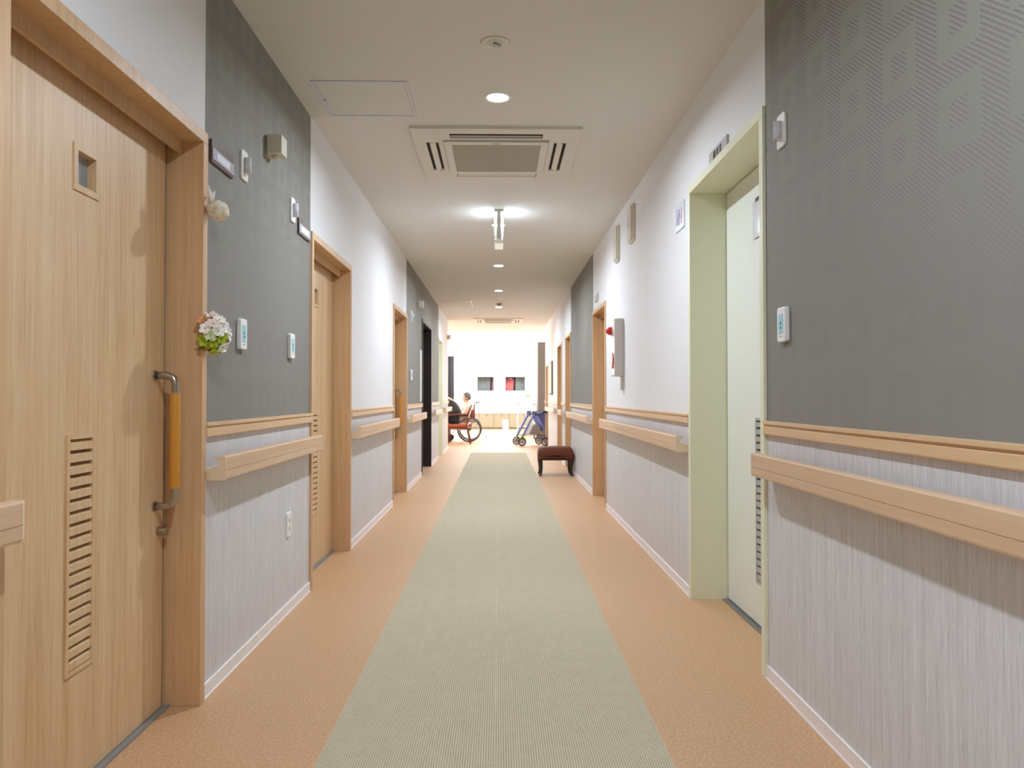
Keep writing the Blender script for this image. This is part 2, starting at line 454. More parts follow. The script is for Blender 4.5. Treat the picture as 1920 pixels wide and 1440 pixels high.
def wooden_door(s, y0, y1, top, hinge_far=True, flip=False, name=None, handle=True, lou=True, leafm=None, framem=None, win=True):
    global dn
    e = empty('door_%d' % dn, (s*WX[s], y0, 0), kind='structure'); dn += 1
    W_ = y1-y0; D = .115; leafm = leafm or OAK; framem = framem or FRAME
    door_frame(e, s, 0, W_, top, D, framem)
    # valance board that hides the sliding track
    bm = NB(); box(bm, s*.062, s*.074, FW, W_-FW, top-FW-.044, top-FW); obj('track_valance', bm, framem, e)
    # leaf
    a, b = FW-.01, W_-FW-.012
    bm = NB()
    wy = ((.497, .625) if not flip else (W_-.58, W_-.452))
    ly = ((.476, .613) if not flip else (W_-.608, W_-.468))
    lz, wz = (.315, .965), (1.635, 1.765)
    holes = ([(wy, wz)] if win else []) + ([(ly, lz)] if lou else [])
    zt = top-FW-.004
    # leaf panel with real openings
    ys = sorted({a, b, *[v for h in holes for v in h[0]]}); 
    for ya, yb in zip(ys[:-1], ys[1:]):
        hs = sorted([h[1] for h in holes if h[0][0] <= (ya+yb)/2 <= h[0][1]])
        z = .008
        for h in hs: box(bm, s*D, s*(D+.036), ya, yb, z, h[0]); z = h[1]
        box(bm, s*D, s*(D+.036), ya, yb, z, zt)
    bmesh.ops.remove_doubles(bm, verts=bm.verts[:], dist=1e-5)
    obj('door_leaf', bm, leafm, e)
    if win:
        f = .018; bm = NB(); (p, q), (u, v) = wy, wz
        for A in ((p, q, u, u+f), (p, q, v-f, v), (p, p+f, u+f, v-f), (q-f, q, u+f, v-f)): box(bm, s*(D-.004), s*(D+.038), *A)
        wf = obj('window_surround', bm, leafm, e)
        bm = NB(); box(bm, s*(D+.022), s*(D+.026), p+f, q-f, u+f, v-f)
        tag(obj('glass_pane', bm, FROST, wf), 'frosted glass')
        bm = NB(); box(bm, s*(D+.032), s*(D+.034), p+f, q-f, u+f, v-f); obj('blind', bm, mat('window_dim', (120, 124, 124), .8), wf)
    if lou: louver(s, -D, ly[0], ly[1], lz[0], lz[1], 19, [leafm, DARK], e)
    # floor track
    bm = NB(); box(bm, s*(D-.022), s*(D+.036), FW, W_-FW, -.002, .006); box(bm, s*(D-.024), s*(D-.021), FW, W_-FW, 0, .008)
    obj('floor_track', bm, TRACK, e)
    bm = NB(); box(bm, s*(D+.004), s*(D+.034), W_-FW-.012, W_-FW, .006, zt) if not flip else box(bm, s*(D+.004), s*(D+.034), W_-FW-.012, W_-FW, .006, zt)
    obj('edge_gap_shade', bm, DARK, e)  # dark strip stands in for the shaded gap at the leaf edge
    if handle:
        hy = W_-.118 if not flip else .118
        z0, z1 = .70, 1.14; out = .068
        bm = NB(); P = fillet([(s*D, hy, z1), (s*(D-out), hy, z1), (s*(D-out), hy, z0), (s*D, hy, z0)], .035, 8)
        tube(bm, P, .0125, 16)
        for z in (z0, z1): cyl(bm, (s*D, hy, z), (s*(D-.004), hy, z), .018, seg=24)
        h = tag(obj('door_handle', bm, STEEL, e), 'steel pull handle')
        bm = NB(); cyl(bm, (s*(D-out), hy, z0+.06), (s*(D-out), hy, z1-.06), .0165, seg=24)
        tag(obj('grip', bm, AMBER, h, bevel=.001), 'amber grip sleeve')
        bm = NB(); cyl(bm, (s*D, hy+.03, .612), (s*(D-.03), hy+.03, .612), .0145, .0155, seg=24)
        obj('lock_knob', bm, STEEL, e, bevel=.001)
    return e
FROST = mat('frosted_glass', (188, 196, 196), .3, trans=.35)
n = N(FROST); n.bump(n.noise(n.coord(), 190, 3, .7), .8, .004)
wooden_door(-1, *DOORS[-1][0])
wooden_door(-1, *DOORS[-1][1], flip=True)
wooden_door(-1, *DOORS[-1][2])
# black doorway with a closed black leaf
def plain_door(s, y0, y1, top, fm, lm, D=.12, fw=FW):
    global dn
    e = empty('door_%d' % dn, (s*WX[s], y0, 0), kind='structure'); dn += 1; W_ = y1-y0
    door_frame(e, s, 0, W_, top, D, fm)
    bm = NB(); box(bm, s*D, s*(D+.036), FW-.01, W_-FW+.01, .008, top-FW-.004); lf = obj('door_leaf', bm, lm, e)
    bm = NB(); P = fillet([(s*D, .12, 1.1), (s*(D-.06), .12, 1.1), (s*(D-.06), .12, .8), (s*D, .12, .8)], .03, 5); tube(bm, P, .011, 10)
    obj('door_handle', bm, STEEL, lf)
    return e
plain_door(-1, *DOORS[-1][3], DARKDOOR, DARKDOOR)
plain_door(-1, *DOORS[-1][4], PGREEN, PGLEAF)
# big pale green door on the right
def green_door():
    global dn
    s = 1; y0, y1, top = DOORS[1][0]; D = .185
    e = empty('door_%d' % dn, (WR, y0, 0), kind='structure'); dn += 1; W_ = y1-y0
    door_frame(e, s, 0, W_, top, D+.02, PGREEN)
    bm = NB(); ly = (.52, .655); lz = (.205, .97); zt = top-FW-.005
    a, b = .03, W_-FW-.006
    box(bm, D, D+.036, a, ly[0], .01, zt); box(bm, D, D+.036, ly[1], b, .01, zt)
    box(bm, D, D+.036, *ly, .01, lz[0]); box(bm, D, D+.036, *ly, lz[1], zt)
    bmesh.ops.remove_doubles(bm, verts=bm.verts[:], dist=1e-5)
    lf = obj('door_leaf', bm, PGLEAF, e)
    louver(1, -D, ly[0], ly[1], lz[0], lz[1], 22, [mat('louver_metal', (186, 184, 178), .4, .3), DARK], e)
    bm = NB(); box(bm, D-.03, D+.036, FW, W_-FW, 0, .005); box(bm, D-.012, D-.006, FW, W_-FW, 0, .008); obj('floor_track', bm, mat('steel_track', (140, 142, 140), .4, .6), e)
    bm = NB(); box(bm, D+.006, D+.03, W_-FW-.008, W_-FW, .008, zt); obj('edge_gap_shade', bm, DARK, e)  # dark strip in place of the shaded gap beside the leaf
    # paper in a clear sleeve
    h = empty('paper_notice', (WR+D-.001, 3.43, 1.90), 'white paper sheet in a clear sleeve taped to the pale green door', 'notice')
    bm = NB(); box(bm, -.003, 0, -.1, .062, -.075, .075); obj('paper', bm, mat('paper', (228, 232, 240), .6), h)
    bm = NB(); box(bm, -.006, -.004, -.105, .066, -.09, .085); obj('sleeve', bm, GLASSP, h)
    bm = NB(); box(bm, -.007, -.004, -.07, .03, .076, .096); obj('clip', bm, mat('clip_grey', (90, 90, 88), .5), h)
green_door()
wooden_door(1, *DOORS[1][1], lou=False, win=False, handle=False)
wooden_door(1, *DOORS[1][2], lou=False, win=False, handle=False)
wooden_door(1, *DOORS[1][3], lou=False, win=False, handle=False)
wooden_door(1, *DOORS[1][4], lou=False, win=False, handle=False)
# ------------------------------------------------------------------ small wall fittings
def rounded_plate(bm, s, d0, d1, w_, h_, r=.012, mi=0, k_=5):
    pts = []
    for cx, cz, a0 in ((w_/2-r, h_/2-r, 0), (-w_/2+r, h_/2-r, 90), (-w_/2+r, -h_/2+r, 180), (w_/2-r, -h_/2+r, 270)):
        for j in range(k_+1):
            a = math.radians(a0+90*j/k_); pts.append((cx+r*math.cos(a), cz+r*math.sin(a)))
    A = [bm.verts.new((-s*d0, y, z)) for y, z in pts]; B = [bm.verts.new((-s*d1, y*.99, z*.995)) for y, z in pts]
    m_ = len(pts)
    for i in range(m_): bm.faces.new((A[i], A[(i+1) % m_], B[(i+1) % m_], B[i])).material_index = mi
    bm.faces.new(A).material_index = mi; bm.faces.new(B).material_index = mi
def call_lamp(s, y, z, label, grp):
    e = empty('call_lamp', (s*WX[s], y, z), label, 'indicator lamp', grp)
    bm = NB(); rounded_plate(bm, s, 0, .009, .074, .122, .016); obj('plate', bm, PLAST, e, bevel=.002)
    bm = NB(); cyl(bm, (-s*.020, 0, -.032), (-s*.020, 0, .032), .0135, seg=24); cyl(bm, (-s*.020, 0, -.034), (-s*.020, 0, -.031), .0155, seg=24)
    tag(obj('lens', bm, GLASSP, e), 'clear ribbed cylinder lens')
    bm = NB(); cyl(bm, (-s*.019, 0, -.028), (-s*.019, 0, .028), .007, seg=14); obj('bulb', bm, mat('lamp_core_grey', (215, 215, 225), .4), e)
    return e
GL = 'white corridor call lamps'
l1 = call_lamp(-1, 3.05, 2.01, 'white call lamp beside the brown nameplate nearest the camera, left wall', GL)
again(l1, (-WL, 3.765, 2.008), 'white call lamp left of the second brown nameplate on the left wall', GL)
again(l1, (-WL, 8.86, 2.02), 'tiny white call lamp on the far left grey wall past the third door', GL)
call_lamp(1, 2.655, 2.025, 'white call lamp with clear lens high on the right grey wall', GL)
def nurse_call(s, y, z, label, grp):
    e = empty('nurse_call', (s*WX[s], y, z), label, 'wall panel', grp)
    bm = NB(); rounded_plate(bm, s, 0, .018, .076, .124, .011); obj('case', bm, PLAST, e, bevel=.004)
    bm = NB(); box(bm, -s*.018, -s*.0195, -.02, .02, -.032, .036); lb = tag(obj('label_strip', bm, CYAN, e), 'pale cyan display strip')
    bm = NB()
    for z0 in (.004, -.012): 
        box(bm, -s*.0195, -s*.0202, -.006, .006, z0, z0+.003); box(bm, -s*.0195, -s*.0202, -.0015, .0015, z0-.004, z0+.007); box(bm, -s*.0195, -s*.0202, -.006, -.003, z0-.003, z0+.001)
    obj('print_marks', bm, TEAL, lb)
    bm = NB(); box(bm, -s*.018, -s*.0192, -.012, .012, -.043, -.040); obj('caption_line', bm, LABELG, e)
    return e
GP = 'white call panels with cyan strips'
p1 = nurse_call(-1, 3.022, 1.32, 'white call panel with cyan strip beside the flower posy', GP)
again(p1, (-WL, 3.735, 1.32), 'white call panel with cyan strip next to the second left door', GP)
again(p1, (-WL, 8.80, 1.32), 'tiny white call panel on the far left grey wall past third door', GP)
nurse_call(1, 2.637, 1.325, 'white call panel with cyan strip on the right grey wall', GP)
def nameplate(y0, y1, label, z=1.958):
    e = empty('nameplate', (-WL, (y0+y1)/2, z), label, 'nameplate', 'brown room nameplates'); h = (y1-y0)/2
    bm = NB(); box(bm, 0, .010, -h, h, -.041, .041); obj('backing', bm, BROWNP, e, bevel=.001)
    bm = NB(); box(bm, .010, .0125, -h+.004, h-.004, -.031, .012); obj('silver_strip', bm, LABELG, e)
    bm = NB(); box(bm, .0125, .0138, -h+.04, h-.05, -.024, .004); obj('name_card', bm, mat('card_pale', (222, 225, 240), .4), e)  # plain pale card, left blank
nameplate(2.695, 2.915, 'brown nameplate with blank silver strip just past the first left door')
nameplate(3.865, 4.095, 'brown nameplate with blank silver strip at the second left door frame', 1.955)
def sensor(y, z, label):
    e = empty('sensor_box', (-WL, y, z), label, 'sensor', 'cream cube sensors')
    bm = NB(); box(bm, .006, .072, -.042, .042, -.042, .042); obj('case', bm, CREAM, e, bevel=.002)
    bm = NB(); cyl(bm, (.03, 0, -.058), (.03, 0, -.042), .014, seg=20); box(bm, 0, .008, -.03, .03, -.05, .035); obj('mount', bm, CREAM, e)
    return e
s1 = sensor(3.38, 2.2, 'cream cube sensor high on the near left grey wall')
again(s1, (-WL, 9.6, 2.25), 'small cream cube sensor high on the far left grey wall')
again(s1, (-WL, 15.0, 2.26), 'small cream cube sensor at the end of the left wall')
# outlet
e = empty('wall_outlet', (-WL, 3.723, .437), 'white power outlet low on the near left wall', 'outlet')
bm = NB(); rounded_plate(bm, -1, 0, .008, .072, .12, .008); obj('plate', bm, PLAST, e, bevel=.002)
for z in (.02, -.02):
    bm = NB(); box(bm, .008, .0095, -.012, .012, z-.012, z+.012); f = obj('socket', bm, CREAM, e)
    bm = NB(); box(bm, .0095, .0098, -.007, -.004, z-.006, z+.004); box(bm, .0095, .0098, .004, .007, z-.006, z+.004); obj('slot', bm, BLACK, f)
# switch strip beside the black doorway
e = empty('switch_strip', (-WL, 9.84, 1.0), 'tall narrow white strip panel just before the black doorway', 'panel')
bm = NB(); box(bm, 0, .02, -.035, .035, 0, .68); obj('strip', bm, PLAST, e, bevel=.003)
for z in (.3, .4, .5):
    bm = NB(); box(bm, .02, .025, -.018, .018, z, z+.05); obj('button', bm, CREAM, e)
# wall units high on the right
def wall_unit(y0, y1, z0, z1, label):
    e = empty('wall_unit', (WR, (y0+y1)/2, (z0+z1)/2), label, 'speaker', 'cream rounded wall units')
    w_, h_ = y1-y0, z1-z0
    bm = NB(); rounded_plate(bm, 1, 0, .022, w_, h_, .03, k_=7); rounded_plate(bm, 1, .022, .034, w_-.03, h_-.03, .025, k_=7); obj('case', bm, CREAM, e, bevel=.004)
    bm = NB()
    for i in range(7): box(bm, -.034, -.0345, -.05, .05, -.03+i*.012, -.026+i*.012)
    obj('grille', bm, LABELG, e)
    bm = NB(); cyl(bm, (-.034, 0, -h_/2+.05), (-.038, 0, -h_/2+.05), .006); obj('indicator', bm, PLAST, e)
wall_unit(5.556, 5.75, 2.24, 2.525, 'cream rounded wall unit near the ceiling, closer to the green door')
wall_unit(6.27, 6.46, 2.22, 2.525, 'cream rounded wall unit near the ceiling, farther one above the alarm')
# fire alarm
e = empty('fire_alarm', (WR, 6.17, 1.235), 'grey fire alarm box with red lamp and red button on right wall', 'fire alarm')
bm = NB(); box(bm, 0, -.076, -.095, .095, 0, .473); obj('case', bm, ALARMB, e, bevel=.006)
bm = NB(); box(bm, -.076, -.079, -.085, .085, .012, .46); fp = obj('front_plate', bm, PLAST, e, bevel=.001)
bm = NB(); cyl(bm, (-.079, 0, .375), (-.088, 0, .375), .042, seg=28); obj('lamp_base', bm, PLAST, e)
bm = NB(); sphere(bm, (-.088, 0, .375), .036, (1.35, 1, 1), 24)
tag(obj('alarm_lamp', bm, REDL, e), 'red dome lamp')
bm = NB(); cyl(bm, (-.079, 0, .13), (-.088, 0, .13), .066, seg=36); bt = tag(obj('call_button', bm, RED, e, bevel=.003), 'red round button housing')
bm = NB(); cyl(bm, (-.088, 0, .13), (-.09, 0, .13), .03, seg=28); obj('push_disc', bm, PLAST, bt)
bm = NB(); box(bm, 0, -.026, -.08, -.045, -.115, 0); obj('conduit', bm, ALARMB, e, bevel=.003)
# door sign with writing
e = empty('door_sign', (WR, 3.422, 2.201), 'grey room sign with three dark characters above the pale green door', 'sign')
bm = NB(); box(bm, 0, -.010, -.139, .139, -.034, .034); obj('sign_plate', bm, mat('sign_grey', (182, 180, 178), .45), e, bevel=.001)
tc = bpy.data.curves.new('characters', 'FONT'); tc.body = '脱衣室'; tc.size = .040; tc.extrude = .0006; tc.align_x = 'CENTER'; tc.align_y = 'CENTER'; tc.space_character = 1.35
tc.materials.append(mat('sign_ink', (78, 76, 76), .5))
to = bpy.data.objects.new('characters', tc); COL.objects.link(to); to.parent = e; to.location = (-.0112, 0, 0); to.rotation_euler = (math.pi/2, 0, -math.pi/2)
bpy.context.view_layer.update()
tm = bpy.data.meshes.new_from_object(to.evaluated_get(bpy.context.evaluated_depsgraph_get()))
tn_ = bpy.data.objects.new('lettering', tm); COL.objects.link(tn_); tn_.parent = e; tn_.location = to.location; tn_.rotation_euler = to.rotation_euler
bpy.data.objects.remove(to)
# restroom pictogram sign
e = empty('restroom_sign', (WR, 4.165, 2.08), 'square silver restroom sign with blue and red figures beside green door', 'sign')
bm = NB(); box(bm, 0, -.006, -.095, .095, -.075, .075); obj('sign_plate', bm, mat('sign_silver', (202, 202, 212), .35), e, bevel=.001)
def figure(yc, m, skirt):
    bm = NB(); x0, x1 = -.006, -.0072
    cyl(bm, (x0, yc, .036), (x1, yc, .036), .0095, seg=16)
    if skirt:
        v = [(yc-.007, .024), (yc+.007, .024), (yc+.019, -.018), (yc-.019, -.018)]
    else: v = [(yc-.015, .024), (yc+.015, .024), (yc+.011, -.018), (yc-.011, -.018)]
    A = [bm.verts.new((x0, y, z)) for y, z in v]; B = [bm.verts.new((x1, y, z)) for y, z in v]
    for i in range(4): bm.faces.new((A[i], A[(i+1) % 4], B[(i+1) % 4], B[i]))
    bm.faces.new(A); bm.faces.new(B)
    for q in (-.006, .003): box(bm, x0, x1, yc+q, yc+q+.004, -.045, -.018)
    obj('figure', bm, m, e)
figure(.012, mat('picto_blue', (112, 112, 158), .5), False); figure(-.038, mat('picto_red', (214, 124, 132), .5), True)
bm = NB()
P_ = [(-.0066, .058, .03), (-.0066, .058, .0), (-.0066, .045, -.002), (-.0066, .04, -.03)]
tube(bm, P_, .003, 6); cyl(bm, (-.006, .058, .042), (-.0072, .058, .042), .008, seg=12); torus(bm, (-.0066, .06, -.02), .017, .0022, 'x', 20, 6)
obj('wheelchair_symbol', bm, mat('picto_grey', (150, 152, 176), .5), e)
# little sign above the wooden door on the right
e = empty('door_sign', (WR, 7.75, 2.095), 'small grey sign plate above the wooden door past the fire alarm', 'sign')
bm = NB(); box(bm, 0, -.01, -.13, .13, -.034, .034); obj('sign_plate', bm, MATS['sign_grey'], e)
# notice board far right
e = empty('notice_board', (WR, 14.5, 1.42), 'small framed notice board far down the right white wall', 'notice board')
bm = NB(); box(bm, 0, -.03, -.36, .36, -.32, .32); obj('board_frame', bm, mat('dark_wood_frame', (110, 92, 80), .5), e)
bm = NB(); box(bm, -.03, -.034, -.33, .33, -.29, .29); obj('board_face', bm, mat('paper_cream', (240, 222, 190), .7), e)
# ------------------------------------------------------------------ decorations on the first door frame
def posy():
    c0 = Vector((-WL+.045, 2.625, 1.29))
    e = empty('flower_posy', c0, 'round posy of white pink and lime artificial flowers hung on door frame', 'flowers')
    rnd = random.Random(11)
    bm = NB(); sphere(bm, (0, 0, 0), .035, seg=12); tube(bm, [(-.03, -.02, -.02), (-.045, -.01, -.06)], .004, 6); obj('core', bm, mat('posy_core', (120, 132, 62), .8), e)
    mats_ = [mat('petal_white', (252, 250, 248), .6), mat('petal_pink', (248, 230, 226), .6), mat('petal_lime', (178, 196, 52), .55), mat('petal_peach', (226, 168, 120), .6), mat('petal_mint', (214, 226, 200), .6)]
    for i in range(40):
        g = math.pi*(3-math.sqrt(5)); zz = 1-2*(i+.5)/40; r = math.sqrt(1-zz*zz)
        d = Vector((r*math.cos(g*i), r*math.sin(g*i), zz))
        if d.x < -.45: continue
        R = .046+rnd.random()*.016; c = Vector((d.x*R*.85, d.y*R, d.z*R*1.12))
        mi = rnd.choice([0, 0, 0, 1, 0, 4, 4, 0])
        if (d.z < -.3 and d.y < -.1 and rnd.random() < .6) or (d.z > .7 and rnd.random() < .3): mi = 2
        if rnd.random() < .07: mi = 3
        q = d.to_track_quat('Z', 'Y').to_matrix().to_4x4(); bm = NB()
        for k_ in range(5):
            a = 2*math.pi*k_/5+rnd.random()*.4
            M = q @ Matrix.Rotation(a, 4, 'Z') @ Matrix.Translation((.0105, 0, 0)) @ Matrix.Rotation(-.45-.3*rnd.random(), 4, 'Y')
            sphere(bm, c, 1, (.0155, .0115, .0025), 8, M=M)
        sphere(bm, c+d*.002, .0032, seg=6, mi=1)
        obj('flower' if mi != 2 else 'leaf_cluster', bm, [mats_[mi], mats_[2]], e)
posy()
def ball():
    e = empty('bird_ornament', (-WL+.04, 2.625, 1.735), 'cream fluffy ball ornament with white feather tuft on door frame top', 'ornament')
    bm = NB(); sphere(bm, (.012, .018, -.01), .038, (1, 1.05, .95), 28); 
    me_o = obj('body', bm, mat('fluff_cream', (226, 214, 184), .95), e)
    nn = N(MATS['fluff_cream']); v = nn.coord(); t = nn.noise(v, 40, 5, .7)
    nn.col(nn.ramp(t, [(.32, (196, 168, 124)), (.45, (236, 226, 200)), (.62, (250, 246, 232))])); nn.bump(t, 1, .012)
    tx = bpy.data.textures.new('fluff', 'CLOUDS'); tx.noise_scale = .012
    md = me_o.modifiers.new('d', 'DISPLACE'); md.texture = tx; md.strength = .012; md.texture_coords = 'LOCAL'
    bm = NB()
    for a, b, z in ((-.012, -.01, .062), (.006, .006, .045), (-.03, .01, .03), (-.004, -.018, .05)):
        tube(bm, [(-.006, 0, .015), (a*.5-.004, b*.5, .015+z*.5), (a, b, .012+z)], [.006, .0075, .0012], 8)
    obj('feather_tuft', bm, mat('feather_white', (244, 242, 236), .8), e)
ball()
# ------------------------------------------------------------------ ceiling fittings
def downlight(y, x=-.008, on=True, label='', p=DOWN_W, r=.058):
    e = empty('downlight', (x, y, H), label, 'ceiling light', 'round corridor downlights')
    bm = NB()
    ro, ri, sg = r+.012, r-.004, 40
    A, B, C_ = [], [], []
    for i in range(sg):
        t = 2*math.pi*i/sg; c, s_ = math.cos(t), math.sin(t)
        A.append(bm.verts.new((ro*c, ro*s_, 0))); B.append(bm.verts.new(((ro-.004)*c, (ro-.004)*s_, -.005))); C_.append(bm.verts.new((ri*c, ri*s_, -.002)))
    for i in range(sg):
        j = (i+1) % sg; bm.faces.new((A[i], A[j], B[j], B[i])); bm.faces.new((B[i], B[j], C_[j], C_[i]))
    obj('trim_ring', bm, PLAST, e)
    bm = NB(); cyl(bm, (0, 0, -.001), (0, 0, -.0025), ri, seg=36); obj('lens', bm, EMIT, e)
    lamp('downlight_lamp', 'AREA', (0, 0, -.006), p, DOWN_COL, size=ri*1.8, spread=math.radians(166), parent=e)
    return e
DL = [(-1.95, 'downlight behind the camera'), (.95, 'downlight above the camera, out of view'), (3.85, 'nearest lit downlight, just before the air conditioner panel'), (6.74, 'lit downlight right behind the hanging exit light'),
      (8.84, 'lit downlight just beyond the hanging exit light'), (10.94, 'fifth lit downlight, before the small flush disc'), (12.97, 'lit downlight just behind the dark dome detector'), (17.2, 'farthest lit downlight, past the far air conditioner')]
for y, lb in DL: downlight(y, label=lb)
# downlight above the camera lights the near walls; the hall ones light the low ceiling zone
e = empty('emergency_light', (-.017, 3.25, H), 'unlit round recessed emergency light in the ceiling nearest the camera', 'ceiling light')
bm = NB(); cyl(bm, (0, 0, 0), (0, 0, -.005), .066, .062, seg=40); obj('flange', bm, CREAM, e)
bm = NB(); torus(bm, (0, 0, -.006), .033, .004, 'z', 36, 8); obj('inner_ring', bm, PLAST, e)
bm = NB(); cyl(bm, (0, 0, -.004), (0, 0, -.008), .030, .026, seg=30); rf = obj('reflector', bm, STEEL, e)
bm = NB(); sphere(bm, (0, 0, -.012), .011, seg=14); cyl(bm, (.014, .004, -.008), (.018, .006, -.012), .004); obj('bulb', bm, GLASSP, rf)
# access hatches
def hatch(y0, y1, label):
    w_ = .476; h = (y1-y0)/2; e = empty('ceiling_hatch', (-.692, (y0+y1)/2, H), label, 'ceiling hatch', 'ceiling access hatches')
    bm = NB(); a = w_/2; t_ = .016
    for q in ((-a, a, -h, -h+t_), (-a, a, h-t_, h), (-a, -a+t_, -h+t_, h-t_), (a-t_, a, -h+t_, h-t_)): box(bm, q[0], q[1], q[2], q[3], -.004, 0)
    obj('hatch_frame', bm, ALUM, e)
    bm = NB(); box(bm, -a+t_+.002, a-t_-.002, -h+t_+.002, h-t_-.002, -.002, 0); obj('hatch_panel', bm, CEIL, e)
    bm = NB(); cyl(bm, (-a+.02, 0, -.001), (-a+.02, 0, -.005), .004); obj('latch', bm, DARK, e)
hatch(3.655, 4.12, 'square ceiling access hatch with metal edge left of the near downlight')
hatch(12.05, 12.95, 'far ceiling access hatch on the left near the dome detector')
# ceiling cassette air conditioner
ACG = mat('ac_grille', (168, 160, 146), .7); n = N(ACG)
c = n.n('ShaderNodeTexCoord'); sp = n.n('ShaderNodeSeparateXYZ'); n.l(c.outputs['Object'], sp.inputs[0])
gx = n.math('LESS_THAN', n.math('MODULO', n.math('ADD', sp.outputs[0], 5), .008), .003); gy = n.math('LESS_THAN', n.math('MODULO', n.math('ADD', sp.outputs[1], 5), .008), .003)
g_ = n.math('MAXIMUM', gx, gy); n.col(n.mix(g_, srgb(118, 110, 98), srgb(186, 178, 164)))
ACP = mat('ac_panel_cream', (214, 211, 202), .5)
def air_con(yc, label):
    S, SY = .497, .51; e = empty('air_conditioner', (-.018, yc, H), label, 'air conditioner', 'ceiling cassette air conditioners')
    t = .017; I, O1, O2, L_ = .315, .350, .425, .275
    bm = NB()
    box(bm, -S, S, -SY, -O2, -t, 0); box(bm, -S, S, O2, SY, -t, 0); box(bm, -S, -O2, -O2, O2, -t, 0); box(bm, O2, S, -O2, O2, -t, 0)
    for sx, sy in ((1, 1), (1, -1), (-1, 1), (-1, -1)): box(bm, sx*L_, sx*O2, sy*L_, sy*O2, -t, 0)
    for sx in (1, -1): box(bm, sx*L_, sx*O1, -L_, L_, -t, 0); box(bm, -L_, L_, sx*L_, sx*O1, -t, 0)
    box(bm, -L_, L_, -L_, L_, -t, -.002)
    obj('panel', bm, ACP, e)
    bm = NB(); box(bm, -O2, O2, -O2, O2, -.0035, -.0005); obj('outlet_shade', bm, DARK, e)  # thin dark sheet stands in for the shade inside the outlets
    def flap(M):
        bm = NB(); l = L_-.006
        vs = []
        for y, z in ((-.016, -t-.004), (.018, -.012)):
            for x in (-l, l):
                for dz in (0, .004): vs.append(bm.verts.new(M @ Vector((x, y, z+dz))))
        for f in ((0, 2, 6, 4), (1, 5, 7, 3), (0, 1, 3, 2), (4, 6, 7, 5), (0, 4, 5, 1), (2, 3, 7, 6)): bm.faces.new([vs[j] for j in f])
        obj('louver_flap', bm, ACP, e)
    c = (O1+O2)/2
    for a in (0, 90, 180, 270): flap(Matrix.Rotation(math.radians(a), 4, 'Z') @ Matrix.Translation((0, -c, 0)))
    bm = NB(); f_ = .045
    for q in ((-I, I, -I, -I+f_), (-I, I, I-f_, I), (-I, -I+f_, -I+f_, I-f_), (I-f_, I, -I+f_, I-f_)): box(bm, *q, -t-.012, -t)
    b2 = NB(); box(b2, -I-.004, I+.004, -I-.004, I+.004, -t-.0015, -t); obj('shadow_gap', b2, mat('badge_gap_grey', (130, 125, 118), .5), e)  # grey sheet draws the shaded gap round the grille as an outline
    gr = obj('grille_frame', bm, ACP, e, bevel=.002)
    bm = NB(); box(bm, -I+f_, I-f_, -I+f_, I-f_, -t-.008, -t); obj('intake_grille', bm, ACG, gr)
    bm = NB(); box(bm, -.022, .022, -I+.016, -I+.026, -t-.0132, -t-.012); tag(obj('badge', bm, mat('badge_gap_grey', (130, 125, 118), .5), gr), 'small grey badge')
    return e
air_con(4.77, 'cream four way ceiling air conditioner panel nearest the camera')
air_con(15.3, 'far ceiling air conditioner panel at the bright end of the corridor')
# hanging exit light
e = empty('exit_light', (-.003, 6.28, H), 'slim hanging exit light seen edge on below the ceiling', 'exit light')
bm = NB(); box(bm, -.037, .037, -.12, .12, -.022, 0); obj('mount', bm, mat('exit_grey', (214, 212, 208), .5), e, bevel=.002)
bm = NB(); box(bm, -.016, .016, -.13, .13, -.25, -.022); obj('body', bm, MATS['exit_grey'], e, bevel=.002)
EXM = mat('exit_panel_glow', (240, 250, 246), .4, emit=(226, 240, 255), estr=17)
EXC = mat('exit_panel_acrylic', (226, 232, 228), .25, trans=.5)
for sx in (-1, 1):
    bm = NB(); box(bm, sx*.022, sx*.034, -.125, .125, -.245, -.026); pn = obj('light_panel', bm, EXC, e)
    bm = NB(); box(bm, sx*.034, sx*.0355, -.11, .11, -.17, -.028); obj('face', bm, EXM, pn)
bm = NB(); box(bm, -.036, .036, -.13, .13, -.287, -.25); obj('lower_lamp', bm, mat('exit_lower', (225, 230, 226), .3, emit=(255, 255, 255), estr=.15), e, bevel=.003)
# flush disc and dome detector
e = empty('smoke_detector', (0, 12.45, H), 'small dark dome detector in front of the sixth downlight', 'detector')
bm = NB(); cyl(bm, (0, 0, 0), (0, 0, -.012), .052, .05, seg=32); obj('base', bm, CREAM, e)
bm = NB(); cyl(bm, (0, 0, -.012), (0, 0, -.034), .044, .026, seg=32); tag(obj('sensor_head', bm, mat('detector_dark', (110, 102, 94), .5), e), 'dark sensor head')
e = empty('flush_disc', (0, 11.75, H), 'small flush ceiling disc with two bright slots between two downlights', 'detector')
bm = NB(); cyl(bm, (0, 0, 0), (0, 0, -.006), .05, .048, seg=32); obj('cover', bm, CREAM, e)
bm = NB(); box(bm, -.04, -.008, -.01, .01, -.008, -.006); box(bm, .008, .04, -.01, .01, -.008, -.006); obj('slot', bm, PLAST, e)
